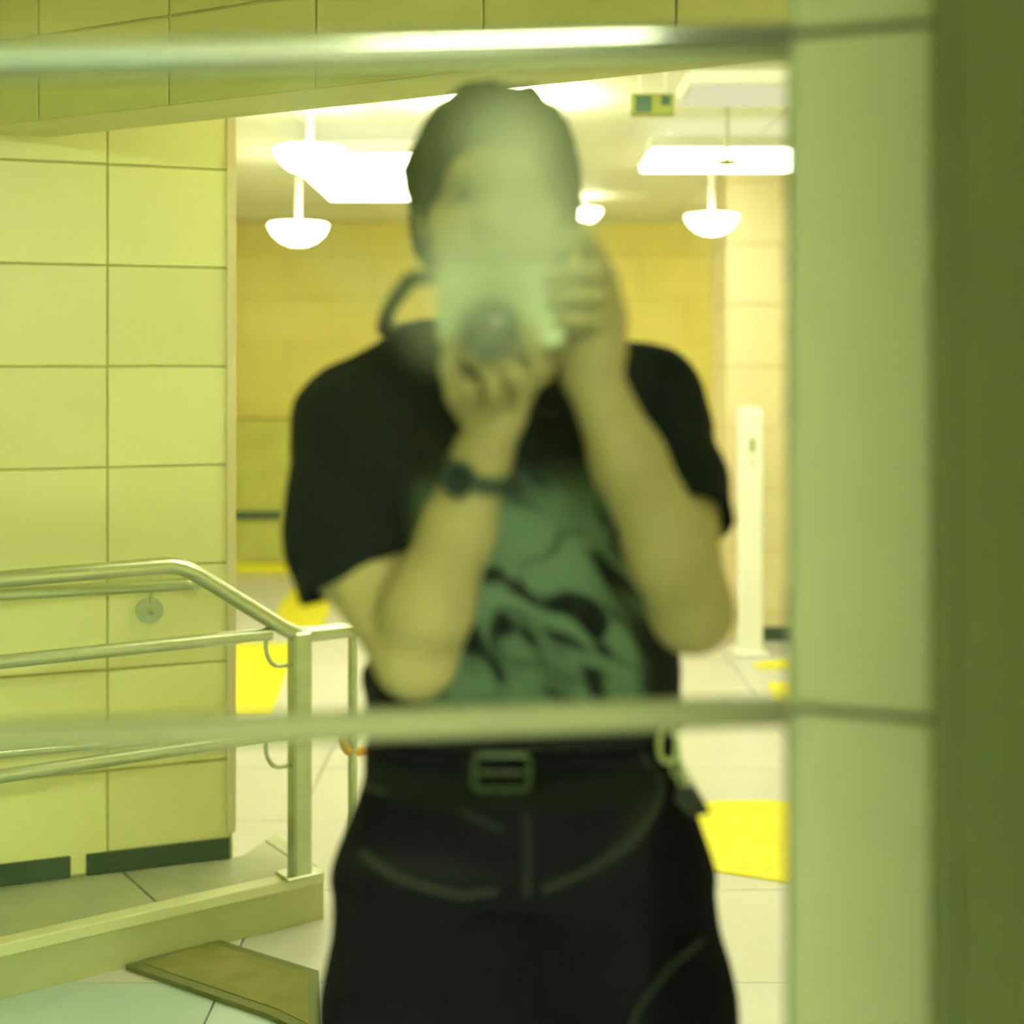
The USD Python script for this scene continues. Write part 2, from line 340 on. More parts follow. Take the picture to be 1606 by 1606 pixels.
# yellow tactile pads on the floor
def pad(label, pts, bump_n=(6, 3)):
    c = np.mean(pts, 0)
    q = Polygon([p - c for p in pts]).buffer(-.02).buffer(.02)
    t = thing('floor_pad', label, 'floor pad', (c[0], c[1], 0), 'yellow pads on the white floor')
    obj('pad', trimesh.creation.extrude_polygon(q, .006), 'yellow_pad', t, smooth=False)
    x0, y0, x1, y1 = q.bounds; dm = []
    from shapely.geometry import Point
    for x in np.arange(x0 + .04, x1, .08):
        for y in np.arange(y0 + .04, y1, .08):
            if q.buffer(-.02).contains(Point(x, y)):
                dd = lathe([(0, .010), (.009, .0095), (.014, .0055), (0, .0055)], 8); dd.apply_translation([x, y, 0]); dm.append(dd)
    if dm: o = obj('studs', cat_(dm), 'yellow_pad', t); o.SetCustomDataByKey('kind', 'stuff')
def G(u, v): return P(u, v, EYE * F / (v - HZ))[:2]
pad("large bright yellow floor pad beside the person's hip at the right", [G(1045, 1300), G(1062, 1272), G(1120, 1258), G(1200, 1257), G(1330, 1266), G(1345, 1388), G(1240, 1386), G(1110, 1366), G(1050, 1352)])
pad('small yellow floor pad at the right, next to the pillar of the glass frame', [G(1204, 1072), G(1300, 1072), G(1300, 1112), G(1214, 1108)])
pad('thin yellow floor pad at the right, closest to the cream pillar', [G(1178, 1042), G(1220, 1036), G(1300, 1036), G(1300, 1050), G(1190, 1049)])
pad('yellow floor pad under the sleeve at the left, far down the corridor', [G(440, 945), G(462, 922), G(512, 922), G(520, 950), G(505, 984), G(428, 984)])
pad('yellow floor pad seen between the rails, beside the tiled wall', [G(330, 1010), G(462, 1010), G(448, 1060), G(425, 1125), G(330, 1125)])

# thin olive patch on the floor at the lower left, with a darker border
mp = [G(197, 1521), G(330, 1477), G(500, 1530), G(505, 1640), G(420, 1598)]
mc = np.mean(mp, 0); q = Polygon([p - mc for p in mp])
mt = thing('floor_mat', 'flat olive patch on the floor before the low stone ledge', 'mat', (mc[0], mc[1], 0))
obj('border', trimesh.creation.extrude_polygon(q.difference(q.buffer(-.028)), .012), 'patch_border', mt, smooth=False)
obj('pile', trimesh.creation.extrude_polygon(q.buffer(-.028), .014), 'patch_olive', mt, smooth=False)

# ------------------------------------------------------------------ handrails
def E3(t, z, n=0.0): 
    e = edge(t) + EN * n; return np.array([e[0], e[1], z])
hr0 = E3(1.0, LZ)
def tz(u):                                              # t on the rail plane for a picture column
    k = (u - CU) / F
    return (k * 3.31 + 1.21) / (.674 - k * .46)
hr = thing('guard_rail', 'steel guard rail with square post along the front edge of the low ledge', 'railing', hr0)
pt = tz(470)
def hobj(name, mesh, m, **k): return obj(name, off(mesh, hr0), m, hr, **k)
pe = edge(pt)
hobj('post', slab(pe, EU, EN, -.026, .026, LZ, .785, -.026, .026, .006), 'rail_steel', smooth=False)
hobj('base_plate', slab(pe, EU, EN, -.05, .05, LZ, LZ + .01, -.05, .03, .003), 'rail_steel', smooth=False)
p2 = edge(tz(553))
hobj('post', tube([(p2[0], p2[1], 0), (p2[0], p2[1], .76)], .013), 'rail_steel')
hobj('top_rail', tube(bend([E3(-.7, .99), E3(tz(283), .99), E3(tz(466), .772), E3(tz(590), .772)], .05), .021, 16), 'steel')
hobj('rail', tube([E3(-.7, .802), E3(tz(425), .787)], .017, 14), 'rail_steel')
hobj('rail', tube([E3(-.7, .530), E3(tz(425), .520), E3(tz(590), .505)], .017, 14), 'rail_steel')
for z in (.787, .520):
    hobj('bracket', tube(bend([E3(tz(417), z - .012), E3(tz(417), z - .05), E3(tz(428), z - .088), E3(tz(462), z - .090)], .03), .0055, 10), 'rail_steel')
note(hobj('bracket', tube(bend([E3(tz(538), .50), E3(tz(538), .47), E3(tz(545), .44), E3(tz(585), .43)], .03), .013, 10), 'brass'), 'brownish orange bent bracket')
note(hobj('collar', tube([E3(tz(533), .507), E3(tz(552), .505)], .021, 14), 'base_dark'), 'dark collar')
def wall_rail(label, z, u_end, second):
    t0 = WO + WN * .07
    w = thing('wall_rail', label, 'handrail', (t0[0], t0[1], z))
    L = u_end
    pts = [(*(WO + WU * .0 + WN * .07), z), (*(WO + WU * L + WN * .07), z)]
    obj('tube', off(tube(bend(pts + [(*(WO + WU * (L + .02) + WN * .004), z)], .03), .017, 14), (*t0, z)), 'steel', w)
    for s in (.55, second):
        b = WO + WU * s
        obj('bracket', off(tube(bend([(*(b + WN * .012), z - .075), (*(b + WN * .07), z - .075), (*(b + WN * .07), z - .012)], .03), .006, 10), (*t0, z)), 'rail_steel', w)
        d = tube([(*(b + WN * .001), z - .075), (*(b + WN * .014), z - .075)], .036, 24)
        obj('disc', off(d, (*t0, z)), 'rail_steel', w)
wall_rail('upper steel handrail fixed to the tiled left wall by round discs', .905, WL - .10, WL - .22)
wall_rail('lower steel handrail fixed to the tiled left wall', .50, WL - .06, .98)

# ------------------------------------------------------------------ the glass screen, its column and the dark jamb
A, B = np.array([-.60, 1.133]), np.array([.2485, 1.250]); GL = np.linalg.norm(B - A); GU = (B - A) / GL; GN = np.array([GU[1], -GU[0]])
gs = thing('glass_screen', 'large clear glass screen in front of the person, with reflected glow painted as pale haze before the face', 'glass', (A[0], A[1], 0))
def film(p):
    """painted haze in place of reflected glow, in metres along the pane (s) and up (z)"""
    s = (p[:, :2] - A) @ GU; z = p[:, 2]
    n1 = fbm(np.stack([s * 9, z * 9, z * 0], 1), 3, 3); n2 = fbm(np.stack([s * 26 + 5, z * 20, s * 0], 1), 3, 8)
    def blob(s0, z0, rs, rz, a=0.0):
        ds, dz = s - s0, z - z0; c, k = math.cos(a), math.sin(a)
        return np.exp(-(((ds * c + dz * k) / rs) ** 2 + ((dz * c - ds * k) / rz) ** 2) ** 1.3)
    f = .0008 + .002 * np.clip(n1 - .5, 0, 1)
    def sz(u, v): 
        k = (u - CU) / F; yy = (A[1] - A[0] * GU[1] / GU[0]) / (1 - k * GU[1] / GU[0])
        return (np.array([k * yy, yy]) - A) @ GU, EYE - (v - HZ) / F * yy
    for u, v, ru, rv, a, w in GLOW_VEIL:
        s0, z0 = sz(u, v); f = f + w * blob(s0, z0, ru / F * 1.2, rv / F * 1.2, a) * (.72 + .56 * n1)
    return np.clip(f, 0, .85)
GLOW_VEIL = [(815, 345, 105, 140, 0, .76), (800, 200, 90, 70, 0, .36), (775, 520, 90, 60, 0, .22), (705, 430, 50, 75, .4, .50), (670, 535, 40, 50, .9, .10), (880, 440, 60, 90, 0, .20),  # pale blobs painted where reflected glow washes over the view
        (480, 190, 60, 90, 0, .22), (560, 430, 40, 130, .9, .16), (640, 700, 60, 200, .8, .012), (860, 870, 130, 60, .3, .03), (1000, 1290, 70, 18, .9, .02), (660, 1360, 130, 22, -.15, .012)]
def pane(z0, z1, L0=0.0, L1=GL - .002, h=.008):
    nu, nz = int((L1 - L0) / h), int((z1 - z0) / h)
    uu, zz = np.meshgrid(np.linspace(L0, L1, nu + 1), np.linspace(z0, z1, nz + 1), indexing='ij')
    def face(n): return np.stack([A[0] + GU[0] * uu + GN[0] * n, A[1] + GU[1] * uu + GN[1] * n, zz], -1).reshape(-1, 3)
    idx = np.arange((nu + 1) * (nz + 1)).reshape(nu + 1, nz + 1)
    q = np.stack([idx[:-1, :-1], idx[1:, :-1], idx[1:, 1:], idx[:-1, 1:]], -1).reshape(-1, 4)
    fr = np.vstack([q[:, [0, 1, 2]], q[:, [0, 2, 3]]])
    vf = face(0.0); k = len(vf)
    corners = np.array([idx[0, 0], idx[-1, 0], idx[-1, -1], idx[0, -1]])
    vb = face(-.008)[corners]
    V = np.vstack([vf, vb, vf[corners]]); b = k; c = k + 4
    Fb = [[b, b + 2, b + 1], [b, b + 3, b + 2]]
    for i in range(4):
        j = (i + 1) % 4; Fb += [[c + i, b + i, b + j], [c + i, b + j, c + j]]
    fm = np.concatenate([film(vf), np.zeros(8)])
    return trimesh.Trimesh(V, np.vstack([fr, Fb]), process=False), fm
BZ = 1.19
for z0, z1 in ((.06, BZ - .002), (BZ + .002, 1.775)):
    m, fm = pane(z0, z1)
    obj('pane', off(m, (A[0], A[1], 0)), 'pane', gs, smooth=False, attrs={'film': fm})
def gobj(name, mesh, m, **k): return obj(name, off(mesh, (A[0], A[1], 0)), m, gs, **k)
gobj('cross_bar', slab(A, GU, GN, 0, GL, BZ - .0125, BZ + .0125, -.014, .006, .004), 'bar_metal', smooth=False)
hz0, hz1 = 1.745, 1.7935
gobj('head_rail', tube(np.linspace([*(A + GN * -.004), hz0], [*(B + GN * -.004), hz1], 8), .0118, 24), 'head_rail_metal')
gobj('head_channel', tube([(*(A + GN * -.006), hz0 - .017), (*(B + GN * -.006), hz1 - .017)], .006, 10), 'bar_metal')
gobj('floor_channel', slab(A, GU, GN, 0, GL, 0, .06, -.02, .012, .004), 'bar_metal', smooth=False)
# column: three metal faces with open seams
K0, K1 = np.array([.2485, 1.250]), np.array([.3605, 1.206]); KL = np.linalg.norm(K1 - K0); KU = (K1 - K0) / KL; KN = np.array([KU[1], -KU[0]])
cl = thing('metal_column', 'dull green metal column of stacked panels at the right edge of the glass', 'column', (*K0, 0))
def kobj(name, *a, m='column_metal', **k): return obj(name, off(slab(K0, KU, KN, *a, **k), (*K0, 0)), m, cl, smooth=False)
kobj('core', .004, KL - .004, 0, 2.45, -.12, -.006, m='seam_dark')
s1, s2 = 1.7935, 1.1935
kobj('panel', .0, KL, .0, s2 - .004, -.006, .0, bev=.002); kobj('panel', .0, KL, s2 + .003, s1 - .004, -.006, .0, bev=.002); kobj('panel', .0, KL, s1 + .004, 2.45, -.006, .0, bev=.002)
for a, b in ((0, s2 - .004), (s2 + .003, s1 - .004), (s1 + .004, 2.45)):
    kobj('side_panel', -.003, .003, a, b, -.12, -.006, bev=.001)
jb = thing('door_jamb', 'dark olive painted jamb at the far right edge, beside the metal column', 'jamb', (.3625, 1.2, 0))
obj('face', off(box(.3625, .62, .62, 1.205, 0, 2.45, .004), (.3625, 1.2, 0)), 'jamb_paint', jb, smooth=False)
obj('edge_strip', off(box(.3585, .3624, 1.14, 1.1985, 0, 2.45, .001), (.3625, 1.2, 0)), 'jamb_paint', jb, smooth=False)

# ------------------------------------------------------------------ sculpting: smooth unions of round cones, meshed by surface nets
class Sculpt:
    def __init__(s, lo, hi, h):
        s.lo, s.h = np.asarray(lo, float), h
        s.n = np.ceil((np.asarray(hi, float) - s.lo) / h).astype(int) + 1
        s.d = np.full(s.n, 1.0, np.float32)
    def _box(s, lo, hi):
        a = np.clip(np.floor((np.asarray(lo) - s.lo) / s.h).astype(int), 0, s.n); b = np.clip(np.ceil((np.asarray(hi) - s.lo) / s.h).astype(int) + 1, 0, s.n)
        sl = tuple(slice(i, j) for i, j in zip(a, b))
        g = [s.lo[k] + s.h * np.arange(a[k], b[k]) for k in range(3)]
        return sl, g[0][:, None, None], g[1][None, :, None], g[2][None, None, :]
    def _put(s, sl, d, k, mode):
        o = s.d[sl]
        if mode == 'add':
            h = np.clip(.5 + .5 * (o - d) / k, 0, 1); s.d[sl] = o * (1 - h) + d * h - k * h * (1 - h)
        else:
            h = np.clip(.5 - .5 * (o + d) / k, 0, 1); s.d[sl] = o * (1 - h) - d * h + k * h * (1 - h)
    def cone(s, a, b, r1, r2, k=.012, mode='add'):
        a, b = np.asarray(a, float), np.asarray(b, float); R = max(r1, r2) + k * 1.5 + 3 * s.h
        sl, X, Y, Z = s._box(np.minimum(a, b) - R, np.maximum(a, b) + R)
        ab = b - a; L = max(ab @ ab, 1e-9)
        t = np.clip(((X - a[0]) * ab[0] + (Y - a[1]) * ab[1] + (Z - a[2]) * ab[2]) / L, 0, 1)
        d = np.sqrt((X - a[0] - t * ab[0]) ** 2 + (Y - a[1] - t * ab[1]) ** 2 + (Z - a[2] - t * ab[2]) ** 2) - (r1 + (r2 - r1) * t)
        s._put(sl, d, k, mode); return s
    def chain(s, pts, k=.012, mode='add'):
        for (a, ra), (b, rb) in zip(pts, pts[1:]): s.cone(a, b, ra, rb, k, mode)
        return s
    def ball(s, c, r, k=.012, mode='add', rot=0.0):
        c, r = np.asarray(c, float), np.broadcast_to(r, (3,)).astype(float); R = r.max() + k * 1.5 + 3 * s.h
        sl, X, Y, Z = s._box(c - R, c + R)
        x, y, z = X - c[0], Y - c[1], Z - c[2]
        if rot: x, z = x * math.cos(rot) + z * math.sin(rot), z * math.cos(rot) - x * math.sin(rot)
        k0 = np.sqrt((x / r[0]) ** 2 + (y / r[1]) ** 2 + (z / r[2]) ** 2); k1 = np.sqrt((x / r[0] ** 2) ** 2 + (y / r[1] ** 2) ** 2 + (z / r[2] ** 2) ** 2)
        s._put(sl, k0 * (k0 - 1) / np.maximum(k1, 1e-6), k, mode); return s
    def column(s, z0, z1, f, k=.02):
        """an upright body part: f(z) gives centre x, centre y, half width, half depth"""
        m = .06; zz = np.linspace(z0, z1, 9); v = np.array([f(z) for z in zz]); R = v[:, 2:].max() + m
        sl, X, Y, Z = s._box((v[:, 0].min() - R, v[:, 1].min() - R, z0 - m), (v[:, 0].max() + R, v[:, 1].max() + R, z1 + m))
        zc = np.clip(Z, z0, z1); cx, cy, a, b = f(zc)
        q = (np.abs((X - cx) / a) ** 2.3 + np.abs((Y - cy) / b) ** 2.3) ** (1 / 2.3)
        d = (q - 1) * np.minimum(a, b); e = np.abs(Z - (z0 + z1) / 2) - (z1 - z0) / 2
        d = np.minimum(np.maximum(d, e), 0) + np.sqrt(np.maximum(d, 0) ** 2 + np.maximum(e, 0) ** 2)
        s._put(sl, d, k, 'add'); return s
    def cut(s, n, p):
        """takes away the side of the plane through p that n points to"""
        n = np.asarray(n, float) / np.linalg.norm(n); sl, X, Y, Z = s._box(s.lo, s.lo + s.h * s.n)
        s.d = np.maximum(s.d, ((X - p[0]) * n[0] + (Y - p[1]) * n[1] + (Z - p[2]) * n[2]).astype(np.float32)); return s
    def rough(s, amp, freq, seed=0, band=.03, octaves=3):
        i = np.argwhere(np.abs(s.d) < band); p = s.lo + i * s.h
        s.d[tuple(i.T)] += (amp * 2 * (fbm(p * np.asarray(freq), octaves, seed) - .5)).astype(np.float32); return s
    def fold(s, fn, band=.03):
        i = np.argwhere(np.abs(s.d) < band); p = s.lo + i * s.h
        s.d[tuple(i.T)] += fn(p).astype(np.float32); return s
    def shell(s, t): s.d = np.maximum(s.d, -(s.d + t)); return s
    def minus(s, other): s.d = np.maximum(s.d, -other.d); return s
    def mesh(s, smooth=0):
        d = s.d; sg = d < 0; c = [sg[i:sg.shape[0] - 1 + i, j:sg.shape[1] - 1 + j, k:sg.shape[2] - 1 + k] for i, j, k in np.ndindex(2, 2, 2)]
        cnt = sum(x.astype(np.int8) for x in c); act = (cnt > 0) & (cnt < 8); ids = np.full(act.shape, -1, np.int64); I = np.argwhere(act); ids[act] = np.arange(len(I))
        co = np.array(list(np.ndindex(2, 2, 2))); val = np.stack([d[tuple((I + o).T)] for o in co], 1)
        P_, W = np.zeros((len(I), 3)), np.zeros(len(I))
        for a in range(8):
            for b in range(a + 1, 8):
                if np.abs(co[a] - co[b]).sum() == 1:
                    x = (val[:, a] < 0) != (val[:, b] < 0); t = val[x, a] / (val[x, a] - val[x, b])
                    P_[x] += co[a] + t[:, None] * (co[b] - co[a]); W[x] += 1
        V = s.lo + (I + P_ / W[:, None]) * s.h; Q = []
        for ax in range(3):
            u, v = (ax + 1) % 3, (ax + 2) % 3
            a = [slice(None)] * 3; b = [slice(None)] * 3; a[ax] = slice(0, -1); b[ax] = slice(1, None)
            ch = np.argwhere(sg[tuple(a)] != sg[tuple(b)]); ch = ch[(ch[:, u] > 0) & (ch[:, v] > 0) & (ch[:, u] < sg.shape[u] - 1) & (ch[:, v] < sg.shape[v] - 1)]
            eu, ev = np.eye(3, dtype=int)[u], np.eye(3, dtype=int)[v]
            q = np.stack([ids[tuple((ch - eu * i - ev * j).T)] for i, j in ((1, 1), (0, 1), (0, 0), (1, 0))], 1)
            fl_ = ~sg[tuple(ch.T)]; q[fl_] = q[fl_][:, ::-1]; Q.append(q)
        Q = np.vstack(Q); Q = Q[(Q >= 0).all(1)]
        m = trimesh.Trimesh(V, np.vstack([Q[:, [0, 1, 2]], Q[:, [0, 2, 3]]]), process=False)
        if smooth:
            E = m.edges_unique; n_ = len(V); A_ = coo_matrix((np.ones(2 * len(E)), (np.r_[E[:, 0], E[:, 1]], np.r_[E[:, 1], E[:, 0]])), shape=(n_, n_)).tocsr()
            dg = np.maximum(np.asarray(A_.sum(1)), 1); X_ = V.copy()
            for k in range(2 * smooth): X_ = X_ + (.5 if k % 2 == 0 else -.45) * (A_ @ X_ / dg - X_)
            m = trimesh.Trimesh(X_, m.faces, process=False)
        if m.volume < 0: m.invert()
        return m

# ------------------------------------------------------------------ the person
HC = P(775, 318, 1.62)                                   # head centre
SR, SL = P(562, 672, 1.70), P(1010, 640, 1.70)           # shoulders (picture left and right)
ER, EL = P(652, 1030, 1.50), P(1085, 960, 1.51)          # elbows
WR, WL_ = P(757, 715, 1.425), P(927, 585, 1.42)          # wrists
PX, PY = .012, 1.70                                      # body axis
person = thing('person', 'person with short dark hair, dark printed t-shirt and black jeans, photographing with both hands raised', 'person', (PX, PY, 0))
def pobj(name, mesh, m, parent=None, loc=(PX, PY, 0), **k): return obj(name, off(mesh, loc), m, parent or person, **k)

b = Sculpt((-.36, 1.27, .84), (.40, 1.90, 1.85), .003)
H = lambda x, y, z: HC + np.array([x, y, z])
# head
b.ball(H(0, .012, .024), (.080, .098, .104)).ball(H(0, -.02, -.055), (.064, .076, .075), .03).ball(H(0, -.062, -.105), (.03, .028, .024), .03)
b.cone(H(-.034, -.073, .022), H(.034, -.073, .022), .016, .016, .02)                                   # brow
b.cone(H(0, -.086, .010), H(0, -.107, -.032), .010, .0135, .012).ball(H(-.012, -.096, -.036), .009, .008).ball(H(.012, -.096, -.036), .009, .008)
b.ball(H(-.045, -.060, -.028), (.026, .022, .024), .03).ball(H(.045, -.060, -.028), (.026, .022, .024), .03)   # cheeks
for sx in (-1, 1):
    b.ball(H(sx * .032, -.092, .0), (.018, .016, .012), .010, 'sub')
    b.ball(H(sx * .083, .012, -.010), (.011, .021, .033), .006); b.ball(H(sx * .090, .006, -.008), (.006, .010, .018), .006, 'sub')
b.cone(H(-.02, -.087, -.066), H(.02, -.087, -.066), .0075, .0075, .008).cone(H(-.016, -.086, -.078), H(.016, -.086, -.078), .008, .008, .008)
b.cone(H(-.022, -.098, -.072), H(.022, -.098, -.072), .0025, .0025, .004, 'sub')
# neck, torso
b.chain([(H(0, .02, -.06), .056), (np.array([-.003, 1.695, 1.50]), .058), (np.array([PX, PY + .01, 1.40]), .058)], .03)
b.column(1.00, 1.34, lambda z: (PX + 0 * z, PY + 0 * z, .150 + .02 * np.sin((z - .9) * 4), .095 + 0 * z), .04)
b.chain([(SR, .055), (np.array([-.06, 1.70, 1.475]), .052), (np.array([.07, 1.70, 1.475]), .052), (SL, .055)], .04)
b.column(.96, 1.00, lambda z: (PX + 0 * z, PY + 0 * z, .150 + 0 * z, .09 + 0 * z), .04)
def arm(S_, E_, W_, bulge, sag=0.0):
    f = W_ - E_; m1 = E_ + f * .28 + bulge
    b.chain([(S_, .056), (S_ + (E_ - S_) * .55 + np.array([-sag, 0, 0]), .050), (E_, .042)], .03)
    b.chain([(E_, .041), (m1, .046), (E_ + f * .65, .036), (W_, .0275)], .02)
arm(SR, ER, WR, np.array([-.006, 0, -.004]), .045); arm(SL, EL, WL_, np.array([.008, 0, -.004]))
# hand at picture left: palm up under the lens
pr_c = np.array([-.014, 1.392, 1.448])
b.chain([(WR, .027), (pr_c, .027)], .015)
FR = [[(.012, 1.364, 1.478), (.024, 1.342, 1.497), (.021, 1.326, 1.518), (.013, 1.321, 1.533)],
      [(-.006, 1.358, 1.470), (.006, 1.328, 1.476), (.006, 1.307, 1.486), (-.003, 1.299, 1.495)],
      [(-.024, 1.357, 1.466), (-.018, 1.326, 1.467), (-.017, 1.306, 1.477), (-.020, 1.299, 1.487)],
      [(-.042, 1.361, 1.464), (-.041, 1.336, 1.464), (-.040, 1.319, 1.472), (-.039, 1.312, 1.481)]]
for i, f in enumerate(FR):
    b.cone(pr_c + np.array([.012 - .012 * i, -.008, .004]), f[0], .016, .0125, .010)
    rr = (.0095, .0098, .0092, .0082)[i]
    b.chain([(f[0], rr * 1.2), (f[1], rr * 1.05), (f[2], rr * .95), (f[3], rr * .85)], .003)
b.chain([(pr_c + np.array([-.014, .006, -.010]), .017), ((-.052, 1.376, 1.468), .0125), ((-.060, 1.357, 1.497), .0105), ((-.056, 1.345, 1.518), .0092)], .004)
# hand at picture right: wrapped round the end of the camera
pl_c = np.array([.086, 1.402, 1.545])
b.chain([(WL_, .0275), (np.array([.084, 1.412, 1.515]), .028), (pl_c, .026), (np.array([.084, 1.395, 1.58]), .022)], .015)
FL = [[(.081, 1.384, 1.606), (.068, 1.364, 1.624), (.044, 1.364, 1.617), (.026, 1.370, 1.6075)],
      [(.086, 1.376, 1.586), (.080, 1.346, 1.589), (.056, 1.338, 1.587), (.038, 1.342, 1.584)],
      [(.088, 1.378, 1.566), (.083, 1.347, 1.566), (.058, 1.337, 1.565), (.041, 1.341, 1.563)],
      [(.087, 1.382, 1.547), (.082, 1.354, 1.544), (.061, 1.342, 1.543), (.047, 1.345, 1.543)]]
for i, f in enumerate(FL):
    b.cone(pl_c + np.array([0, -.004, .028 - .014 * i]), f[0], .016, .0125, .010)
    rr = (.0092, .0095, .0090, .0082)[i]
    b.chain([(f[0], rr * 1.2), (f[1], rr * 1.06), (f[2], rr * .95), (f[3], rr * .85)], .003)
b.chain([((.084, 1.416, 1.528), .016), ((.070, 1.421, 1.556), .012), ((.048, 1.411, 1.572), .0105), ((.030, 1.405, 1.577), .009)], .004)
upper = b.mesh(3)
lg = Sculpt((-.30, 1.55, .02), (.38, 1.86, 1.0), .007)
HR_, HL_ = np.array([-.085, 1.71, .90]), np.array([.115, 1.71, .90]); KR_, KL2 = np.array([-.115, 1.70, .50]), np.array([.165, 1.70, .50]); AR_, AL_ = np.array([-.13, 1.72, .09]), np.array([.19, 1.72, .09])
for h_, k_, a_ in ((HR_, KR_, AR_), (HL_, KL2, AL_)):
    lg.chain([(h_, .075), (k_, .055), (k_ + (a_ - k_) * .3 + np.array([0, .012, 0]), .056), (a_, .04)], .03)
    lg.chain([(a_ + np.array([0, .03, -.03]), .035), (a_ + np.array([0, -.11, -.045]), .03)], .02)
lg.column(.90, .94, lambda z: (PX + 0 * z, 1.71 + 0 * z, .13 + 0 * z, .06 + 0 * z), .02)
bodym = cat_([upper, lg.mesh(2)])
pobj('body', bodym, 'skin', smooth=True)
for sx in (-1, 1):
    e = trimesh.creation.icosphere(3, .0125); e.apply_translation(H(sx * .032, -.0745, .0)); eo = pobj('eye', e, 'eye_white', smooth=True)
    ir = trimesh.creation.icosphere(2, .0062); ir.apply_scale([1, .5, 1]); ir.apply_translation(H(sx * .032, -.0855, -.001)); pobj('iris', ir, 'black', eo, smooth=True)
# hair
hs = Sculpt(H(-.125, -.12, -.11), H(.125, .15, .16), .003)
hs.ball(H(0, .016, .026), (.104, .118, .116)).ball(H(0, .05, -.03), (.092, .080, .080), .03)
skull = Sculpt(H(-.125, -.12, -.11), H(.125, .15, .16), .003); skull.ball(H(0, .010, .022), (.079, .097, .103)).ball(H(0, .02, -.055), (.07, .08, .075), .03)
face = Sculpt(H(-.125, -.12, -.11), H(.125, .15, .16), .003); face.ball(H(.004, -.10, -.012), (.076, .075, .070)).cone(H(-.10, -.10, -.10), H(.10, -.10, -.10), .085, .085, .02)
for sx in (-1, 1): face.ball(H(sx * .095, -.005, -.035), (.03, .035, .045), .02)
hs.rough(.010, (38, 38, 22), 5); hs.rough(.0025, (170, 170, 50), 9)
hs.minus(skull).minus(face)
pobj('hair', hs.mesh(1), 'hair', smooth=True)
# shirt
sh = Sculpt((-.34, 1.46, 1.00), (.34, 1.90, 1.60), .004)
sh.column(1.045, 1.44, lambda z: (PX + 0 * z, PY + .004 + 0 * z, .183 + .012 * np.cos((z - 1.05) * 9) - .05 * np.clip((z - 1.36) / .08, 0, 1), .130 - .008 * np.cos((z - 1.1) * 7) - .022 * np.clip((z - 1.36) / .08, 0, 1)), .04)
sh.chain([(SR + np.array([.01, 0, -.015]), .075), (np.array([-.10, 1.70, 1.478]), .064), (np.array([.085, 1.70, 1.465]), .064), (SL + np.array([-.01, 0, -.01]), .075)], .05)
dR, dL = ER - SR, EL - SL
torso = sh.d.copy()
sh.chain([(SR, .080), (SR + dR * .45 + np.array([-.030, .01, 0]), .076), (SR + dR * .85 + np.array([-.050, .035, -.01]), .070)], .035)
sh.chain([(SL, .070), (SL + dL * .45 + np.array([.002, .01, 0]), .064), (SL + dL * .66, .066)], .035)
sh.rough(.010, (11, 9, 8), 3, octaves=3)
def folds(p):
    a = .0045 * np.sin(p[:, 2] * 70 + p[:, 0] * 45 + 5 * fbm(p * 6, 2, 4)) * np.clip(fbm(p * 5, 2, 12) * 2 - .6, 0, 1)
    return a
sh.fold(folds); sh.shell(.010)
sh.cut((0, 0, -1), (0, 0, 1.06))
nrm = dR / np.linalg.norm(dR); cR = SR + dR * .61
def sleeve_cut(s, c, n, R):
    sl, X, Y, Z = s._box(c - R, c + R)
    q = (X - c[0]) * n[0] + (Y - c[1]) * n[1] + (Z - c[2]) * n[2]
    r = np.sqrt((X - c[0]) ** 2 + (Y - c[1]) ** 2 + (Z - c[2]) ** 2)
    s.d[sl] = np.maximum(s.d[sl], np.minimum(np.minimum(q, R - r), torso[sl] - .004).astype(np.float32))     # leaves the torso alone
sleeve_cut(sh, cR, np.array([.44, -.20, -.87]) / np.linalg.norm([.44, .20, .87]), .16)
cL = SL + dL * .62; sleeve_cut(sh, cL, dL / np.linalg.norm(dL), .14)
sh.cone((-.003, 1.67, 1.575), (-.003, 1.695, 1.525), .068, .060, .008, 'sub')
shm = sh.mesh(2)
v = shm.vertices
def soft(x, a, b): t = np.clip((x - a) / (b - a), 0, 1); return t * t * (3 - 2 * t)
pz = .5 * soft(fbm(v * 7, 2, 21), .42, .62) + .75
printed = soft(v[:, 2], 1.075, 1.12) * (1 - soft(v[:, 2], 1.33, 1.40)) * soft(v[:, 0], -.125, -.085) * (1 - soft(v[:, 0], .135, .165)) * (v[:, 1] < 1.66) * pz
so = pobj('shirt', shm, 'shirt', smooth=True, attrs={'printed': np.clip(printed, 0, 1)})
note(so, 'loose dark t-shirt with a pale swirling print on the front')
# trousers
tr = Sculpt((-.32, 1.53, .03), (.40, 1.88, 1.09), .006)
tr.column(.88, 1.06, lambda z: (PX + 0 * z, PY + .004 + 0 * z, .182 + .035 * np.clip((1.05 - z) / .17, 0, 1), .125 + .012 * np.clip((1.05 - z) / .17, 0, 1)), .03)
for h_, k_, a_, g_ in ((np.array([-.098, 1.705, .86]), np.array([-.112, 1.70, .50]), np.array([-.13, 1.715, .08]), -1), (np.array([.130, 1.705, .86]), np.array([.168, 1.70, .50]), np.array([.19, 1.715, .08]), 1)):
    tr.chain([(h_, .116), (h_ + (k_ - h_) * .4, .120), (k_, .108), (k_ + (a_ - k_) * .6, .098), (a_, .10)], .03)
tr.rough(.008, (9, 9, 7), 31)
tr.fold(lambda p: .004 * np.sin(p[:, 2] * 55 + np.abs(p[:, 0] - PX) * 60 + 4 * fbm(p * 5, 2, 5)) * np.clip(fbm(p * 4, 2, 3) * 2 - .7, 0, 1))
tr.shell(.016); tr.cut((0, 0, 1), (0, 0, 1.055)); tr.cut((0, 0, -1), (0, 0, .06))
trm = tr.mesh(2)
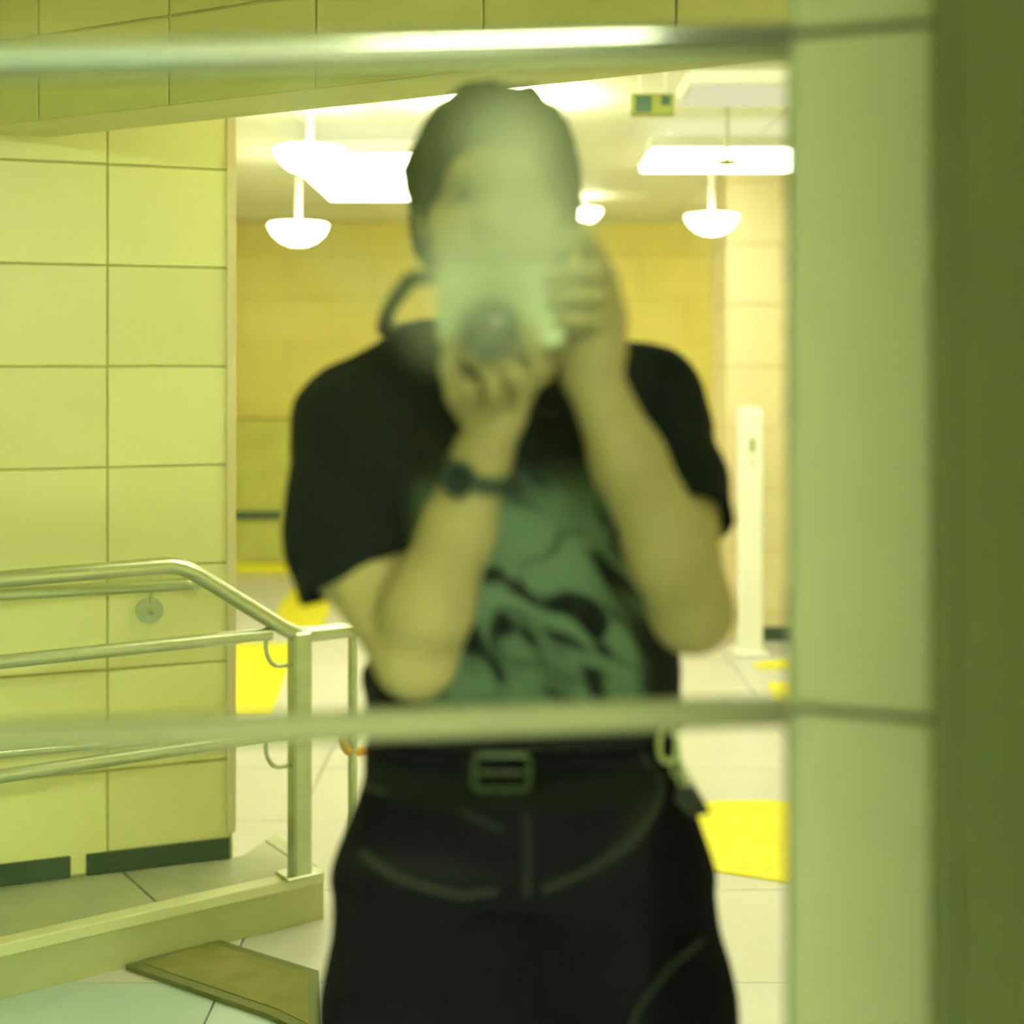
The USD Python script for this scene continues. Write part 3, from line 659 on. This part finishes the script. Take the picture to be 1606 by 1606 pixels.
tp = pobj('trousers', trm, 'jeans', smooth=True)
from scipy.spatial import cKDTree
front = trm.vertices[trm.vertices[:, 1] < 1.70]; kd = cKDTree(front[:, [0, 2]])
def on_front(u, v, d=1.58, lift=.001):
    x, z = P(u, v, d)[[0, 2]]; _, i = kd.query([x, z], k=6)
    return np.array([x, front[i, 1].min() - lift, z])
def seam(pix, r, name, label=None):
    pix = np.asarray(pix, float); tt = np.linspace(0, len(pix) - 1, 40)
    q = np.stack([np.interp(tt, np.arange(len(pix)), pix[:, 0]), np.interp(tt, np.arange(len(pix)), pix[:, 1])], 1)
    for _ in range(6): q[1:-1] = (q[:-2] + 2 * q[1:-1] + q[2:]) / 4
    p = np.array([on_front(*c) for c in q])
    for _ in range(6): p[1:-1, 1] = (p[:-2, 1] + 2 * p[1:-1, 1] + p[2:, 1]) / 4
    o = pobj(name, tube(p, r, 8), 'stitch', tp)
    if label: note(o, label)
seam([(1010, 1196), (1040, 1235), (1040, 1275), (1000, 1320), (930, 1360), (850, 1388)], .0045, 'pocket_seam', 'curved pale line')  # pale ring-like line along the front of the jeans
seam([(560, 1362), (640, 1385), (720, 1400), (780, 1392)], .0045, 'pocket_seam', 'curved pale line')  # pale reflection on the jeans drawn as a raised line
seam([(560, 1262), (640, 1255), (720, 1270), (790, 1300)], .003, 'pocket_seam')  # thinner arc, also a reflection laid on as a line
seam([(826, 1250), (828, 1330), (826, 1420)], .003, 'fly_seam')
seam([(1110, 1500), (1060, 1520), (1000, 1580), (980, 1640)], .0035, 'crease_seam')
# belt and buckle
th = np.linspace(0, 2 * np.pi, 97)[:-1]
def belt_ring(a, bb, z0, z1, t):
    rows = []
    for aa, b2, z in ((a, bb, z0), (a + t, bb + t, z0), (a + t, bb + t, z1), (a, bb, z1)):
        e = 2 / 2.3; rows.append(np.stack([PX + aa * np.sign(np.cos(th)) * np.abs(np.cos(th)) ** e, PY + .004 + b2 * np.sign(np.sin(th)) * np.abs(np.sin(th)) ** e, np.full(96, z)], 1))
    V = np.vstack(rows); Fc = []
    for i in range(4):
        j = (i + 1) % 4
        for q in range(96):
            w = (q + 1) % 96; Fc += [[i * 96 + q, i * 96 + w, j * 96 + w], [i * 96 + q, j * 96 + w, j * 96 + q]]
    m = trimesh.Trimesh(V, Fc, process=False); 
    if m.volume < 0: m.invert()
    return m
bt = pobj('belt', belt_ring(.186, .131, .998, 1.036, .005), 'belt')
by = PY + .004 - .139; bc = P(787, 1211, by)
fr = cat_([tube(bend([bc + np.array(o) for o in ((-.031, 0, 0), (-.031, 0, .019), (.031, 0, .019), (.031, 0, -.019), (-.031, 0, -.019), (-.031, 0, .002))], .008), .0028, 8), tube([bc + np.array((-.031, 0, 0)), bc + np.array((.028, -.002, 0))], .002, 8)])
note(pobj('buckle', fr, 'buckle', bt), 'thin rectangular metal buckle')
# shoes
for a_ in (AR_, AL_):
    s_ = Sculpt(a_ + np.array([-.08, -.26, -.095]), a_ + np.array([.08, .12, .04]), .004)
    s_.chain([(a_ + np.array([0, .035, -.035]), .046), (a_ + np.array([0, -.06, -.045]), .043), (a_ + np.array([0, -.17, -.055]), .040)], .03).ball(a_ + np.array([0, 0, -.01]), (.045, .05, .04), .03)
    s_.cut((0, 0, -1), (0, 0, .018))
    sho = pobj('shoe', s_.mesh(1), 'black', smooth=True)
    so_ = Polygon([(a_[0] + .048 * math.cos(t) * (1.0 if math.sin(t) > 0 else .95), a_[1] - .07 + .145 * math.sin(t)) for t in np.linspace(0, 6.283, 40)[:-1]])
    sm = trimesh.creation.extrude_polygon(so_, .019); sm.apply_translation([0, 0, .0005]); pobj('sole', sm, 'belt', sho)

# watch on the wrist at picture left
fa = WR - ER; fa /= np.linalg.norm(fa); wc = WR - fa * .018
wt = thing('wristwatch', "dark wristwatch on the person's wrist below the camera lens", 'watch', wc)
n1 = np.cross(fa, [0, -1.0, 0]); n1 /= np.linalg.norm(n1); n2 = np.cross(fa, n1)
def ringm(r0, r1, w):
    pr = [(r0, -w), (r1, -w), (r1, w), (r0, w), (r0, -w)]; m = trimesh.creation.revolve(np.array(pr), sections=36)
    T = np.eye(4); T[:3, 0], T[:3, 1], T[:3, 2] = n1, n2, fa; m.apply_transform(T)
    if m.volume < 0: m.invert()
    return m
obj('strap', ringm(.0305, .034, .010), 'watch_dark', wt)
dirw = -n2 if n2[1] > 0 else n2; dirw = dirw * .8 - n1 * .35 * np.sign(n1[0]); dirw /= np.linalg.norm(dirw)
cs = tube([dirw * .033, dirw * .043], .0185, 24); obj('case', cs, 'watch_dark', wt)
obj('dial', tube([dirw * .0431, dirw * .0438], .0155, 24), 'lens_glass', wt)

# ------------------------------------------------------------------ the camera in the hands
CC = np.array([-.0112, 1.375, 1.556])
ck = thing('photo_camera', "pale silver camera with a round dark lens held before the person's chin", 'camera', CC)
bd = trimesh.creation.extrude_polygon(Polygon([(-.050, -.028), (.050, -.028), (.050, .028), (-.050, .028)]).buffer(.011, 8), .036); bd.apply_translation([0, 0, -.018])
R_ = trimesh.transformations.rotation_matrix(math.pi / 2, [1, 0, 0]); bd.apply_transform(R_); obj('body', bd, 'camera_silver', ck)
obj('top_plate', box(-.052, .035, -.014, .014, .039, .047, .004), 'camera_silver', ck, smooth=False)
obj('viewfinder', box(-.018, .014, -.0195, .010, .047, .056, .003), 'camera_silver', ck, smooth=False)
lx = np.array([-.010, 0, -.022])
def ax(m, y): m = m.copy(); m.apply_transform(R_); m.apply_translation(lx + np.array([0, y, 0])); return m
lens = obj('lens', ax(lathe([(0, 0), (.029, 0), (.029, .012), (.0265, .014), (.0265, .034), (.0275, .036), (.0275, .044), (.022, .044), (.020, .036), (0, .036)], 40), -.018), 'lens_black', ck)
obj('front_glass', ax(lathe([(0, .041), (.010, .040), (.0195, .037), (.0195, .0355), (0, .0355)], 32), -.018), 'lens_glass', lens)
obj('shutter_button', lathe([(0, 0), (.006, 0), (.006, .004), (.004, .005), (0, .005)], 20).apply_translation([.028, 0, .0472]), 'lens_black', ck)
obj('dial', lathe([(0, 0), (.008, 0), (.008, .006), (0, .006)], 24).apply_translation([-.038, 0, .0472]), 'lens_black', ck)
s0 = np.array([-.0625, .0, .030])
tpts = bend([s0, P(645, 436, 1.39) - CC, P(612, 478, 1.47) - CC, P(600, 515, 1.58) - CC] + [np.array(p) - CC for p in ((-.152, 1.68, 1.538), (-.10, 1.752, 1.548), (-.04, 1.792, 1.552), (.03, 1.790, 1.552),
             (.088, 1.742, 1.550), (.092, 1.67, 1.545), (.070, 1.55, 1.535), (.056, 1.44, 1.570), (.052, 1.376, 1.586))], .06, 8)
note(obj('strap', tube(tpts, .0085, 10), 'hair', ck), 'dark neck strap')
obj('lug', tube(bend([s0 + (.003, 0, .006), s0 + (-.008, 0, .006), s0 + (-.008, 0, -.006), s0 + (.003, 0, -.006)], .004), .0018, 8), 'camera_silver', ck)

# key clip hanging at the hip
kc = P(1046, 1165, 1.622)
kh = thing('key_clip', "key clip and black strap hanging from the belt at the person's hip", 'key clip', kc)
obj('hook', tube(bend([(0, 0, .020), (.012, 0, .012), (.010, 0, -.018), (-.002, 0, -.024), (-.010, 0, -.012), (-.008, 0, .012), (0, 0, .019)], .01), .0032, 10), 'clip_metal', kh)
for i in range(3):
    c = np.array([.012 + .007 * i, .0, -.030 - .011 * i]); tt = np.linspace(0, 2 * np.pi, 17)[:-1]
    obj('link', tube(np.stack([c[0] + .006 * np.cos(tt), c[1] + (.004 if i % 2 else -.002) * np.cos(tt), c[2] + .009 * np.sin(tt)], 1), .002, 8, closed=True), 'clip_metal', kh)
sp_ = np.array([(.016, 0, -.052), (.030, 0, -.052), (.046, 0, -.078), (.028, 0, -.080), (.012, 0, -.066)])
st = trimesh.creation.extrude_polygon(Polygon(sp_[:, [0, 2]]).buffer(.003), .006); st.apply_transform(R_); obj('strap', st, 'black', kh)
